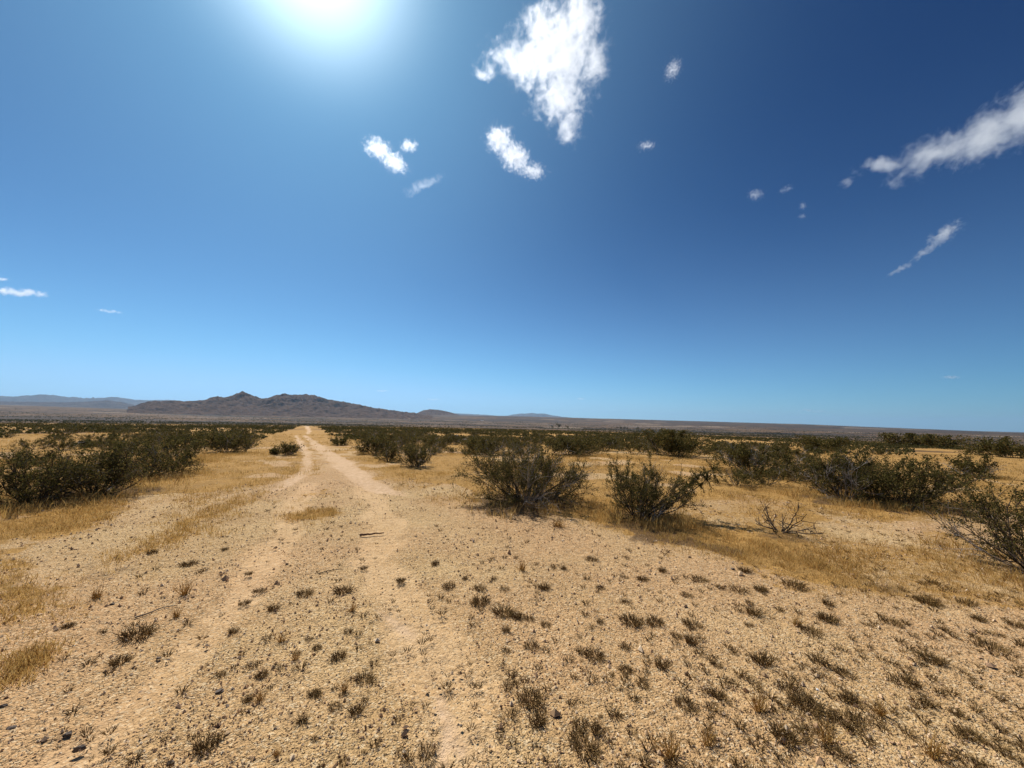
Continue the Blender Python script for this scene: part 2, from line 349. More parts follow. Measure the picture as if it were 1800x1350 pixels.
# ------------------------------------------------------------------ hills
def hill_mat(name, c1, c2, c3, sc):
    s = NT(name); v = s.obj()
    c = s.mix(s.rng(s.noise(v, 0.012 * sc, 6, 0.7), 0.35, 0.65), c1, c2)
    c = s.mix(s.rng(s.noise(v, 0.05 * sc, 4, 0.7), 0.5, 0.72, 0, 0.7), c, c3)
    s.surf(c, 0.95, s.bump(s.noise(v, 0.02 * sc, 8, 0.7), 1.0, 25 / sc), 0.05)
    return s.m
def hill(name, prof, dist, width, base_off, mat, label, seed, rough=0.12, na=300, nr=60, spur=1.0):
    """a real massif: crest line profile (photograph px) standing at dist metres, falling away before and behind"""
    xs = np.linspace(prof[0][0], prof[-1][0], na)
    ys = np.interp(xs, [p[0] for p in prof], [p[1] for p in prof])
    V = []; t = np.linspace(-1, 1, nr)
    D = np.array([list(ray(a, b)) for a, b in zip(xs, ys)])
    hd = D[:, :2] / np.linalg.norm(D[:, :2], axis=1)[:, None]; sl_ = D[:, 2] / np.linalg.norm(D[:, :2], axis=1)
    for k in t:
        rad = dist + k * width
        X = hd[:, 0] * rad; Y = hd[:, 1] * rad
        crest = dist * sl_ + CAMH + (fbm(X / (width * .05), Y / (width * .05), 3, seed + 3) - .5) * width * .012
        g = height(X, Y) - base_off
        wob = (fbm(X / (width * 0.30), Y / (width * 0.30), 5, seed, 0.55) - 0.5)
        ridge = 1 - np.abs(2 * fbm(X / (width * 0.13) + 9, Y / (width * 0.26), 5, seed + 5, 0.6) - 1)
        f = np.clip(1 - abs(k) ** 1.15, 0, 1) 
        f = f * (1 + (wob * 0.9 + (ridge - 0.78) * 1.0) * spur * min(1, abs(k) * 3.0))
        Hh = np.maximum(crest - g, 0)
        V.append(np.stack([X, Y, g + Hh * np.clip(f, 0, 1.0)], -1))
    V = np.array(V).reshape(-1, 3)
    V[:, 2] += (fbm(V[:, 0] / (width * 0.03), V[:, 1] / (width * 0.03), 3, seed + 9) - 0.5) * rough * width * 0.03
    i = np.arange(nr - 1)[:, None] * na; j = np.arange(na - 1)[None]
    F = np.stack([i + j, i + j + 1, i + na + j + 1, i + na + j], -1).reshape(-1, 4)
    o = link(name, mesh_np(name, V, F, [mat], smooth=True)); tag(o, label, name.replace('_', ' '), kind='structure')
MH = hill_mat('granite_hill', (0.078, 0.049, 0.036), (0.138, 0.088, 0.060), (0.046, 0.032, 0.026), 1)
MH2 = hill_mat('distant_ridge', (0.08, 0.062, 0.055), (0.13, 0.10, 0.085), (0.05, 0.042, 0.04), 0.3)
hill('rocky_hill', [(225, 716), (240, 713.5), (250, 710), (262, 707), (280, 706), (300, 704.2), (325, 706), (345, 705.5), (362, 703), (375, 698.5), (383, 697), (392, 699.5), (405, 697.5),
      (416, 693.5), (423, 691.3), (431, 693), (440, 696), (455, 701), (470, 699.5), (485, 695), (497, 692), (510, 693.5), (522, 694), (535, 694.2), (545, 696), (552, 696.5), (565, 699.5), (580, 704),
      (600, 707), (617, 710.5), (640, 715), (660, 718), (690, 722.5), (725, 727), (760, 732)], 4600, 1250, 4, MH, 'brown twin peaked rocky hills at the end of the dirt track', 3, 0.7, 700, 150)
hill('small_hill', [(722, 730), (733, 726), (745, 721), (757, 719.2), (764, 720), (770, 720.2), (785, 723.3), (800, 727), (812, 731)], 6500, 500, 4, MH, 'small isolated dark rocky hill right of the larger hills', 13, 0.3, 120, 40)
hill('low_ridge', [(-250, 702), (-100, 705), (0, 706), (60, 706.5), (120, 707), (150, 706), (175, 704), (187, 703.2), (200, 705), (215, 706.5), (228, 710), (245, 715), (260, 718)], 11000, 1800, 10, MH2,
     'low bluish ridge between the plain and the far mountains', 23, 0.3, 200, 50)
hill('mountain_range', [(-500, 690), (-200, 693), (0, 696.5), (30, 696.5), (70, 694), (95, 696), (110, 698), (145, 700), (175, 698.5), (205, 697.8), (220, 700), (235, 703), (265, 703), (300, 703), (330, 706), (380, 715), (450, 722)],
     20000, 3200, 40, MH2, 'pale blue mountain range far beyond the left plain', 33, 0.3, 260, 40)
hill('far_mountain', [(780, 735), (800, 727), (820, 727.5), (850, 729), (875, 731), (890, 731), (905, 728.5), (915, 727), (925, 727), (935, 725.8), (945, 727.5), (955, 727), (970, 730), (990, 733), (1030, 737), (1080, 742)], 21000, 3000, 40, MH2,
     'faint pale blue mountain low on the middle horizon', 43, 0.3, 200, 40)

# ------------------------------------------------------------------ shrubs
def tubes(paths, sides=4):
    """paths: list of (pts (k,3), radii (k)) -> verts, quads"""
    V = []; F = []; base = 0
    for P, rad in paths:
        P = np.asarray(P); k = len(P)
        T = np.gradient(P, axis=0); T /= np.linalg.norm(T, axis=1)[:, None] + 1e-9
        a = np.cross(T, [0.31, 0.17, 0.93]); a /= np.linalg.norm(a, axis=1)[:, None] + 1e-9; b = np.cross(T, a)
        th = np.arange(sides) / sides * 2 * math.pi
        ring = P[:, None] + np.asarray(rad)[:, None, None] * (np.cos(th)[None, :, None] * a[:, None] + np.sin(th)[None, :, None] * b[:, None])
        V.append(ring.reshape(-1, 3))
        i = np.arange(k - 1)[:, None] * sides; j = np.arange(sides)[None]; j2 = (j + 1) % sides
        F.append((np.stack([i + j, i + j2, i + sides + j2, i + sides + j], -1).reshape(-1, 4)) + base); base += k * sides
    return np.concatenate(V), np.concatenate(F)

def leaves(C, size, rng, flat=0.0):
    """diamond leaves at centres C"""
    n = len(C); a = rng.normal(size=(n, 3)); a[:, 2] += 0.35; a /= np.linalg.norm(a, axis=1)[:, None]
    b = rng.normal(size=(n, 3)); b -= (b * a).sum(1)[:, None] * a; b /= np.linalg.norm(b, axis=1)[:, None]
    s = size * rng.uniform(0.6, 1.5, n)[:, None]
    V = np.stack([C - a * s, C + b * s * 0.5, C + a * s, C - b * s * 0.5], 1).reshape(-1, 3)
    F = np.arange(n * 4).reshape(n, 4)
    return V, F

def walk(p, d, L, k, rng, wob, up):
    pts = [p]; d = d / np.linalg.norm(d)
    for _ in range(k):
        d = d + rng.normal(size=3) * wob + np.array([0, 0, up]); d /= np.linalg.norm(d)
        p = p + d * L / k; p = np.array([p[0], p[1], max(p[2], 0.015)]); pts.append(p)
    return np.array(pts)

def shrub_geo(seed, W=1.2, H=1.1, stems=18, leaf=0.016, nleaf=9000, sides=4, lean=(0, 0), thin=1.0, spread=1.0, subs=6, twigs=5, openness=0.0, dead=0.12, limb=None):
    """many-stemmed desert bush: W half width, H height. returns (branches, dead wood, leaf centres)"""
    rng = np.random.default_rng(seed); live = []; deadp = []; tw = []
    for i in range(stems):
        az = (i + rng.uniform(-.4, .4)) / stems * 2 * math.pi * 3.0; tilt = (rng.uniform(0.02, 1.08) ** 0.6) * spread
        hor = W * tilt; ver = H * math.sqrt(max(0.08, 1 - 0.78 * tilt ** 2)) * rng.uniform(0.75, 1.05)
        tip = np.array([math.cos(az) * hor + lean[0], math.sin(az) * hor + lean[1], ver]); L = np.linalg.norm(tip)
        p0 = np.array([math.cos(az) * 0.10 * W, math.sin(az) * 0.10 * W, -0.03])
        P = walk(p0, tip + np.array([0, 0, -0.25 * L * tilt]), L * 0.92, 7, rng, 0.13, 0.035 + 0.05 * tilt)
        r0 = rng.uniform(0.006, 0.013) * thin; isdead = rng.random() < dead
        (deadp if isdead else live).append((P, np.linspace(r0, r0 * 0.3, len(P))))
        for q in range(subs):
            t = rng.uniform(0.18, 0.97) * (len(P) - 1); a = int(t); pt = P[a] + (P[min(a + 1, len(P) - 1)] - P[a]) * (t - a)
            d = (P[min(a + 1, len(P) - 1)] - P[max(a - 1, 0)]); d /= np.linalg.norm(d) + 1e-9
            d = d + rng.normal(size=3) * 0.55; l2 = L * rng.uniform(0.2, 0.42)
            Q = walk(pt, d, l2, 4, rng, 0.22, 0.07)
            (deadp if isdead else live).append((Q, np.linspace(r0 * 0.45, r0 * 0.15, len(Q))))
            for u in range(twigs):
                s = rng.integers(1, len(Q)); dd = (Q[s] - Q[s - 1]) / (l2 / 4) + rng.normal(size=3) * 0.6 + np.array([0, 0, .15])
                T = walk(Q[s], dd, l2 * rng.uniform(0.3, 0.6), 2, rng, 0.2, 0.05)
                (deadp if isdead else live).append((T, np.linspace(r0 * 0.2, r0 * 0.08, len(T))))
                if not isdead: tw.append(T)
    if limb:
        for q, (jx, jy) in enumerate(((0, 0), (-.12, .12), (-.05, -.1))):
            tip = np.array([limb[0] * (1 + jx), jy * limb[0], limb[1] * (1 + jx)]); L = np.linalg.norm(tip)
            P = walk(np.array([.05, 0, .02]), tip + np.array([0, 0, -.1 * L]), L, 9, rng, .10, .03); P += (tip - P[-1]) * np.linspace(0, 1, 10)[:, None]
            live.append((P, np.linspace(.015, .005, 10)))
            for u in range(34):
                sx = int(rng.integers(5, 10)); T = walk(P[sx], rng.normal(size=3) + np.array([.3, 0, .4]), .20 * rng.uniform(.5, 1.2), 2, rng, .2, .05)
                live.append((T, np.array([.004, .003, .0015]))); tw += [T] * limb[2]
    tw = np.array(tw)                                       # (n,3,3)
    wgt = np.clip(tw[:, 1, 2] / H + 0.28, 0.02, 1) ** 1.0 * (rng.uniform(0, 1, len(tw)) > openness)
    k = rng.choice(len(tw), nleaf, p=wgt / wgt.sum()); t = rng.uniform(0, 2, nleaf); a = t.astype(int); f = (t - a)[:, None]
    C = tw[k, a] * (1 - f) + tw[k, np.minimum(a + 1, 2)] * f + rng.normal(size=(nleaf, 3)) * leaf * 1.3
    C = C[(C[:, 2] > 0.03) & (C[:, 2] < H * 1.12 + .1 * vnoise(C[:, 0] * 4, C[:, 1] * 4, seed))]
    live = [p for p in live if p[0][-1, 2] < H * 1.15]; deadp = [p for p in deadp if p[0][-1, 2] < H * 1.2]
    return live, deadp, C, rng

def make_shrub(key, **kw):
    sides = kw.get('sides', 4)
    live, deadp, C, rng = shrub_geo(**kw)
    V, F = tubes(live, sides); mb = mesh_np(key + '_branches', V, F, [M_BARK])
    md = None
    if deadp: V, F = tubes(deadp, sides); md = mesh_np(key + '_dead', V, F, [M_DEAD])
    V, F = leaves(C, kw.get('leaf', .016), rng); ml = mesh_np(key + '_leaves', V, F, [M_LEAF])
    return mb, ml, md

def place_shrub(meshes, x, y, rz, sc, label, group, z=None, name='creosote_bush', scz=None):
    o = bpy.data.objects.new(name, None); COL.objects.link(o); o.empty_display_size = 0.3
    o.location = (x, y, float(height(x, y)) if z is None else z); o.rotation_euler = (0, 0, rz); o.scale = (sc, sc, scz or sc)
    tag(o, label, 'bush', group)
    for nm, me in zip(('branches', 'foliage', 'dead_wood'), meshes):
        if me: link(nm, me, o)
    return o

G_NEAR = 'creosote bushes scattered over the dry grass'
occupied = []      # (x, y, r)
# px base x, base y, width px, height px, label, kwargs
HERO = [
    (62, 884, 190, 105, 'broad olive green bush with black forked stems at the left edge of the photo', dict(stems=24, dead=.08, openness=.3)),
    (165, 868, 200, 98, 'spreading dark bush with a fan of bare lower stems, second from the left edge', dict(stems=28, dead=.12, openness=.2)),
    (262, 838, 150, 72, 'dark green bush between the fan stemmed bush and the grassy track edge', dict(stems=22, dead=.15)),
    (312, 815, 90, 55, 'small rounded bush ending the left thicket nearest the track', dict(stems=16, dead=.1)),
    (52, 818, 88, 34, 'low leafy bush rising behind the left edge bushes', dict(stems=16, dead=.05)),
    (235, 800, 84, 30, 'low dark bush behind the small rounded bush', dict(stems=16, dead=.05)),
    (925, 880, 205, 112, 'largest dome shaped bush with dense grey twigs in the middle of the photo', dict(stems=40, dead=.3, subs=8)),
    (1125, 908, 150, 118, 'open bush with a long limb reaching right and bleached branches at its foot', dict(stems=26, dead=.12, openness=.35, limb=(130, 84, 3))),
    (1485, 878, 150, 92, 'left half of the wide dark thicket with silvery hanging twigs', dict(stems=28, dead=.2)),
    (1585, 884, 170, 88, 'right half of the wide dark thicket trailing bare stems over the sand', dict(stems=28, dead=.2, limb=(150, 52, 1))),
    (1835, 1010, 270, 165, 'feathery light green bush cut off by the right edge of the photo', dict(stems=22, dead=.05, openness=.15)),
    (1322, 832, 115, 62, 'bushy clump with bare feet between the open bush and the wide thicket', dict(stems=22, dead=.2)),
    (1712, 838, 70, 42, 'sparse straggly bush with dead twigs beyond the wide thicket', dict(stems=12, dead=.4, openness=.3)),
    (660, 798, 66, 42, 'dark bush right of the track, leftmost of a close trio', dict(stems=18, dead=.1)),
    (684, 812, 36, 32, 'smallest bush of the trio right of the track', dict(stems=14, dead=.05)),
    (728, 820, 62, 44, 'rounded bush right of the track, rightmost of a close trio', dict(stems=20, dead=.1)),
    (506, 800, 42, 27, 'small neat round bush alone in the golden grass left of the track', dict(stems=14, dead=.03)),
    (483, 799, 13, 13, 'tiny sprig bush beside the neat round bush', dict(stems=8, dead=.03)),
    (400, 795, 72, 42, 'pair of crowns dark bush left of the neat round bush', dict(stems=22, dead=.05)),
    (1756, 803, 90, 36, 'flat dark bush at the right edge beyond the sparse bush', dict(stems=20, dead=.05)),
    (597, 783, 34, 19, 'first dark bush on the right side where the track narrows', dict(stems=16, dead=.05)),
    (1175, 800, 125, 45, 'wide green bush showing behind the open bush', dict(stems=20, dead=.1)),
    (1060, 792, 50, 24, 'small bush in the gap between the dome shaped bush and the open bush', dict(stems=14, dead=.1)),
    (1000, 800, 80, 36, 'bush partly hidden behind the right side of the dome shaped bush', dict(stems=18, dead=.1)),
    (850, 800, 70, 34, 'bush partly hidden behind the left side of the dome shaped bush', dict(stems=18, dead=.1)),
    (1440, 792, 80, 26, 'low bush behind the left end of the wide thicket', dict(stems=18, dead=.1)),
    (1620, 786, 100, 24, 'low bush behind the right end of the wide thicket', dict(stems=18, dead=.1)),
]
for k, (bx, by, wp, hp, lab, kw) in enumerate(HERO):
    x, y, z = on_ground(bx, by); r = math.hypot(x, y)
    Wm = px_size(wp, x, y) / 2 * 1.0; Hm = px_size(hp, x, y) * (0.84 if bx < 400 else 0.88)
    lf = max(0.011, 0.0015 * r); n = int(min(34000, (2.3 if bx < 400 or bx > 1800 else 5.0) * Wm * Wm * Hm ** 0.3 / (lf * lf) * 1.0)); n = max(n, 1200)
    far = r > 16
    kw = dict(kw)
    if 'limb' in kw: kw['limb'] = (px_size(kw['limb'][0], x, y), px_size(kw['limb'][1], x, y), kw['limb'][2])
    kw['subs'] = kw.get('subs', 6) + 3; kw['twigs'] = 6; kw['stems'] = int(kw['stems'] * 1.35)
    m = make_shrub('shrub%d' % k, seed=100 + k, W=Wm * (0.9 if bx < 400 else 1.08), H=Hm * 0.98, leaf=lf, nleaf=n, sides=3 if far else 4, thin=1.0 if not far else 1.3,
                   lean=(0.18 * Wm, 0) if k == 7 else (0, 0), **kw)
    place_shrub(m, x, y, 0, 1, lab, G_NEAR, z)
    occupied.append((x, y, Wm * 0.8))

# copies of six kinds of bush for the middle distance
PROTO = [make_shrub('bush_kind%d' % k, seed=500 + k, W=1.0, H=random.uniform(0.72, 0.92), leaf=0.024, nleaf=3200, sides=3, thin=1.3, stems=18, subs=6, twigs=4, dead=.1) for k in range(7)]

def free(x, y, r, pad=0.7):
    return all((x - a) ** 2 + (y - b) ** 2 > ((r + c) * pad) ** 2 for a, b, c in occupied)
def bush_density(px, py, x, y):
    n = float(fbm(x / 9.0, y / 9.0, 3, 77))
    if px < 470: return (0.05 + (n - .50) * 1.8 if py > 766 else 0.22 + (n - .50) * 2.6) if py < 792 else 0.0
    if 1290 < px < 1420 and py > 790: return 0.05
    if px > 1600 and 782 < py: return 0.0
    if py > 800: return 0.0
    if py > 782: return 0.12
    if px > 1290 and py > 774: return 0.10 + (n - .5) * 1.2
    if py > 768: return 0.22 + (n - 0.5) * 2
    return 0.42 + (n - 0.5) * 2.6
# track centre line so nothing grows on it
TRK = [on_ground(*p) for p in [(590, 850), (572, 810), (548, 785), (531, 766), (540, 757), (541, 750)]]
def track_dist(x, y):
    d = 1e9
    for (a, b, _), (c, e, _) in zip(TRK, TRK[1:]):
        L2 = (c - a) ** 2 + (e - b) ** 2; t = max(0, min(1, ((x - a) * (c - a) + (y - b) * (e - b)) / L2))
        d = min(d, math.hypot(x - a - t * (c - a), y - b - t * (e - b)))
    return d
mid = []
for _ in range(60000):
    r = 12 * (700 / 12) ** random.random(); 
    if random.random() > min(1, (r / 110) ** 1.0) and r > 60: pass
    a = R(random.uniform(-57, 57)); x, y = r * math.sin(a), r * math.cos(a)
    if r < 130:
        px, py = project(x, y, height(x, y)); px = float(px); py = float(py)
        if random.random() > bush_density(px, py, x, y): continue
        rad = random.choice([0.5, 0.65, 0.8, 0.95, 1.2]) * random.uniform(.85, 1.15)
        if track_dist(x, y) < 2.6 + rad: continue
        if not free(x, y, rad, 0.85): continue
        occupied.append((x, y, rad)); mid.append((x, y, rad, r, px, py))
mid.sort(key=lambda q: q[3] / q[2])
NIND = 268
ORDB = ['leftmost', 'second', 'third', 'fourth', 'fifth', 'sixth', 'seventh', 'eighth', 'ninth', 'tenth', 'eleventh', 'twelfth']
SECT = [(130, 'behind the left edge bushes'), (350, 'behind the small rounded bush'), (535, 'left of the track'), (640, 'just right of the narrow track'), (800, 'behind the close trio'), (960, 'behind the dome shaped bush'),
        (1120, 'left of the open bush top'), (1300, 'behind the open bush'), (1480, 'left of the wide thicket top'), (1650, 'behind the wide thicket'), (9999, 'behind the sparse straggly bush')]
cells = {}
for k, (x, y, rad, r, px, py) in enumerate(mid[:NIND]):
    sec = next(n for lim, n in SECT if px < lim); row = 0 if r < 22 else (1 if r < 32 else (2 if r < 42 else 3))
    cells.setdefault((row, sec), []).append((px, x, y, rad, k))
for (row, sec), L in cells.items():
    L.sort()
    for q, (px, x, y, rad, k) in enumerate(L):
        rown = ('front row', 'second row', 'third row', 'far row')[row]
        if row < 3 and q < 12: lab = ('%s from left in the %s of dark bushes %s' % (ORDB[q], rown, sec)).replace('leftmost from left', 'leftmost') if len(L) > 1 else 'lone dark green bush in the %s %s' % (rown, sec)
        else: lab = 'small dark bush in the %s of scrub %s' % (rown, sec)
        place_shrub(PROTO[k % 7], x, y, random.uniform(0, 6.28), rad, lab, 'dark bushes in the %s %s' % (rown, sec), scz=rad * random.uniform(.7, .95) if rad < .9 else rad * random.uniform(.6, .75))

# the scrub beyond, past counting: one mass of leaf clumps
def far_scrub():
    rng = np.random.default_rng(5); Cs = []
    pts = [(x, y, rad) for x, y, rad, *_ in mid[NIND:]]
    n = 17000; r = 110 * (780 / 110) ** rng.random(n); a = np.radians(rng.uniform(-60, 60, n)); x = r * np.sin(a); y = r * np.cos(a)
    keep = rng.random(n) < 0.2 + 2.0 * (fbm(x / 30, y / 30, 3, 90) - 0.38)
    td = np.array([track_dist(p, q) if rr < 260 else 9 for p, q, rr in zip(x, y, r)]); keep &= td > 3.6
    x, y = x[keep], y[keep]; rad = rng.uniform(0.5, 1.2, len(x))
    pts = np.array([(p[0], p[1], p[2]) for p in pts] + list(zip(x, y, rad)))
    N = 34; P = np.repeat(pts, N, 0); d = rng.normal(size=(len(P), 3)); d /= np.linalg.norm(d, axis=1)[:, None]; d[:, 2] = abs(d[:, 2]) * 1.0
    d *= (rng.uniform(0.35, 1.0, len(P)) ** 0.6)[:, None]
    C = np.stack([P[:, 0] + d[:, 0] * P[:, 2], P[:, 1] + d[:, 1] * P[:, 2], height(P[:, 0], P[:, 1]) + 0.08 + d[:, 2] * P[:, 2] * 0.62], -1)
    V, F = leaves(C, 0.13, rng)
    o = link('scrub', mesh_np('scrub', V, F, [M_FAR])); tag(o, 'dense dark band of desert scrub stretching to the brow of the plain', 'scrub', kind='stuff')
    # dots of shrubs over the basin
    n = 48000; r = 850 * (4200 / 850) ** rng.random(n); a = np.radians(rng.uniform(-60, 60, n)); x = r * np.sin(a); y = r * np.cos(a)
    keep = rng.random(n) < 0.12 + 2.2 * (fbm(x / 420, y / 160, 3, 91) - 0.36); x, y, r = x[keep], y[keep], r[keep]
    rad = rng.uniform(0.8, 2.3, len(x)) * (1 + (r > 2000) * 0.5)
    N = 5; P = np.repeat(np.stack([x, y, rad], -1), N, 0); d = rng.normal(size=(len(P), 3)) * 0.5
    C = np.stack([P[:, 0] + d[:, 0] * P[:, 2], P[:, 1] + d[:, 1] * P[:, 2], height(P[:, 0], P[:, 1]) + P[:, 2] * (0.5 + 0.3 * abs(d[:, 2]))], -1)
    V, F = leaves(C, 1.0, rng)
    o = link('distant_scrub', mesh_np('distant_scrub', V, F, [M_FAR])); tag(o, 'sparse dots of scrub over the distant tan basin', 'scrub', kind='stuff')
far_scrub()

# ------------------------------------------------------------------ grass
def blades(C, h, wd, rng, nb, spread, lean=0.5):
    """C (n,2) clump centres; returns tapered two-triangle blades as quads"""
    n = len(C) * nb; P = np.repeat(C, nb, 0); hh = np.repeat(h, nb) * rng.uniform(0.5, 1.15, n); ww = np.repeat(wd, nb); sp = np.repeat(spread, nb)
    a = rng.uniform(0, 6.283, n); rr = np.sqrt(rng.random(n)) * sp; x = P[:, 0] + np.cos(a) * rr; y = P[:, 1] + np.sin(a) * rr
    z = height(x, y) - 0.004; a2 = a + rng.normal(size=n) * 0.7; ln = rng.uniform(0.1, lean * 1.6, n) * hh; t = rng.uniform(0, 6.283, n)
    B = np.stack([x, y, z], -1); U = np.stack([np.cos(t), np.sin(t), 0 * t], -1) * ww[:, None] * 0.5
    Mid = B + np.stack([np.cos(a2) * ln * 0.4, np.sin(a2) * ln * 0.4, hh * 0.55], -1)
    T = B + np.stack([np.cos(a2) * ln, np.sin(a2) * ln, hh], -1)
    V = np.stack([B - U, B + U, Mid + U * 0.7, T, Mid - U * 0.7], 1).reshape(-1, 3)
    i = np.arange(n)[:, None] * 5
    return V, i + np.array([0, 1, 2, 3, 4])[None]
def grass():
    rng = np.random.default_rng(11); VV = []; FF = []; base = 0
    for (r0, r1, n, nb, hm, wm) in ((1.6, 9, 16000, 15, 0.08, 0.0028), (8, 22, 34000, 9, 0.10, 0.007), (20, 60, 26000, 6, 0.13, 0.020)):
        r = np.sqrt(rng.uniform(r0 ** 2, r1 ** 2, n)); a = np.radians(rng.uniform(-60, 60, n)); x = r * np.sin(a); y = r * np.cos(a)
        b, ru = zone(x, y); p = np.clip(1 - b * 1.06, 0, 1) * np.clip(0.12 + 3.0 * (fbm(x / 1.3, y / 1.3, 3, 60) - 0.42), 0.04, 1)
        k = rng.random(n) < p; x, y = x[k], y[k]
        h = hm * rng.uniform(0.5, 1.25, len(x)) * (0.2 + 1.3 * fbm(x / 2.5, y / 2.5, 2, 66))
        V, F = blades(np.stack([x, y], -1), h, np.full(len(x), wm), rng, nb, np.full(len(x), 0.05 + hm * 0.5))
        VV.append(V); FF.append(F + base); base += len(V)
    # clumps ringing the feet of the near bushes
    C = []
    for (x, y, rr) in occupied[:14]:
        for _ in range(130):
            a = random.uniform(0, 6.28); q = rr * random.uniform(.7, 1.6); C.append((x + q * math.cos(a), y + q * math.sin(a)))
    C = np.array(C); V, F = blades(C, rng.uniform(.09, .24, len(C)), np.full(len(C), .006), rng, 12, np.full(len(C), .09)); VV.append(V); FF.append(F + base); base += len(V)
    # the pale fringe of taller grass below the open bush and thicket
    for poly, n in (([(1160, 905), (1230, 925), (1330, 955), (1480, 965), (1540, 985), (1500, 1015), (1380, 1000), (1260, 975), (1150, 940)], 650), ([(490, 902), (585, 893), (596, 905), (560, 914), (500, 916)], 120),
                    ([(0, 900), (120, 885), (230, 880), (215, 905), (100, 935), (0, 950)], 700), ([(345, 905), (440, 868), (480, 862), (385, 925), (270, 970), (180, 995), (225, 965)], 420), ([(-20, 980), (48, 975), (66, 1040), (60, 1085), (-20, 1110)], 150), ([(300, 880), (440, 845), (500, 838), (440, 858), (330, 895)], 200),
                    ([(0, 1165), (85, 1128), (98, 1140), (70, 1165), (0, 1215)], 130)):
        xs = np.array(poly); q = rng.uniform(xs.min(0), xs.max(0), (n * 4, 2)); q = q[poly_mask(q[:, 0], q[:, 1], poly)][:n]; q = q + rng.normal(size=q.shape) * [26, 9] * (rng.random((len(q), 1)) < .45)
        C = on_ground_np(q)[:, :2]; lowf = np.where(q[:, 0] < 110, .65, 1.0); V, F = blades(C, rng.uniform(.02, .095, len(C)) * lowf * rng.choice([.5, 1, 1.2], len(C)), np.full(len(C), .0055), rng, 14, np.full(len(C), .07)); VV.append(V); FF.append(F + base); base += len(V)
    o = link('dry_grass', mesh_np('dry_grass', np.concatenate(VV), np.concatenate(FF), [M_GRASS])); tag(o, 'golden dry grass covering the ground between the bushes', 'grass', kind='stuff')
grass()

# ------------------------------------------------------------------ tufts on the bare ground
def tuft_mesh(k, mat, n=90, h=0.06, rad=0.06, flat=0.9, w=0.0012):
    rng = np.random.default_rng(900 + k); P = []
    for i in range(n):
        a = rng.uniform(0, 6.28); q = math.sqrt(rng.random()) * rad * 0.6; ex = rng.uniform(0.7, 1.5)
        p0 = np.array([math.cos(a) * q * ex, math.sin(a) * q, -0.004]); d = np.array([math.cos(a) * flat * rng.uniform(.1, 1), math.sin(a) * flat * rng.uniform(.1, 1), 1.0]) + rng.normal(size=3) * 0.3
        T = walk(p0, d, h * rng.uniform(.4, 1.25), 3, rng, 0.25, 0.0); P.append((T, np.array([w, w * .9, w * .7, w * .3]) * rng.uniform(.7, 1.3)))
    V, F = tubes(P, 3); return mesh_np('tuft', V, F, [mat])
DARKT = [tuft_mesh(k, M_TUFT, n=(190, 120, 160, 90, 140, 70, 110)[k], h=(.04, .05, .03, .06, .035, .045, .03)[k], flat=(1.6, 1.1, 2.2, .8, 1.9, 1.3, 2.4)[k], rad=(.075, .06, .09, .05, .08, .05, .08)[k]) for k in range(7)]
GOLDT = [tuft_mesh(20 + k, M_GRASS, n=45, h=0.11, rad=0.03, flat=0.35, w=0.0015) for k in range(3)]
MATT = [tuft_mesh(30 + k, M_TUFT, n=160, h=0.07, rad=0.11, flat=2.2, w=0.0018) for k in range(2)]
DT = """120,1102,18 410,1112,20 430,1062,18 480,1072,26 455,1040,18 388,1188,26 446,1170,24 460,1188,22 435,1232,22 552,1222,24 532,1270,26 362,1310,40 554,1300,18 521,1150,14 557,1140,16 437,1010,16 332,993,22
395,967,14 268,972,18 612,1112,22 543,1125,14 595,1155,26 553,1223,22 590,1243,22 625,1252,34 604,1340,20 718,1335,34 750,1322,34 704,1022,16 765,993,18 788,1032,22 817,1018,14 843,1036,22 868,1018,16 886,1037,20
845,1060,34 908,1085,26 930,1088,18 890,1110,20 935,1138,26 890,1145,22 892,1205,24 932,1232,50 945,1270,40 1022,1278,30 1050,1285,36 1030,1320,50 1080,1257,38 1100,1060,20 1110,1095,40 957,1035,26 960,1100,18 1055,1095,18
1230,1020,26 1268,1035,18 1297,1038,32 1337,1038,22 1310,1005,26 1207,1048,18 1325,1080,36 1317,1100,14 1372,1074,20 1425,1112,36 1455,1090,32 1456,1063,24 1565,1095,30 1340,1165,46 1260,1170,20 1440,1165,42
1385,1210,40 1420,1245,50 1260,1222,32 1205,1240,34 1500,1235,34 1490,1270,50 1485,1182,22 1590,1200,46 1635,1160,40 1680,1255,24 1740,1138,40 1380,1300,60 1425,1283,24 1450,1315,30 1480,1332,36 1705,1295,38 1760,1285,22
1218,1100,30 1215,1130,32 1395,1030,40 1640,1025,28 1700,1062,30 1630,1060,34 1720,1090,26 1785,1100,26 1162,1172,32 1150,1095,30 1100,1140,26 1055,1035,18 1130,1020,20 1165,1005,20 1040,985,20 990,1000,16 640,1000,14 880,1300,14""".split()
GT = "325,1045,18 170,1052,18 456,1232,16 495,1128,14 487,1328,14 605,1215,14 519,1160,12 618,1075,14 1455,1305,30 1335,1250,24 1545,1255,24 980,925,26 1245,1310,22 1400,1100,16 1640,1330,34 1180,1330,30 310,1085,14 918,1003,14".split()
MT = "240,1118,80 212,1165,50 535,1045,45 602,1040,52 640,1195,56 885,1080,60 1045,1155,60 1130,1205,36 1100,1180,40 1190,1120,30".split()
def dlabel(px, py, sz):
    return None
used = []
LANDM = [((655, 940), 'the lying reddish stick'), ((385, 1216), 'the dark square stone'), ((118, 1290), 'the long grey stone'), ((290, 1075), 'the thin crooked twig'), ((1375, 925), 'the leafless shrub'), ((1130, 900), 'the open bush'), ((925, 880), 'the dome shaped bush')]
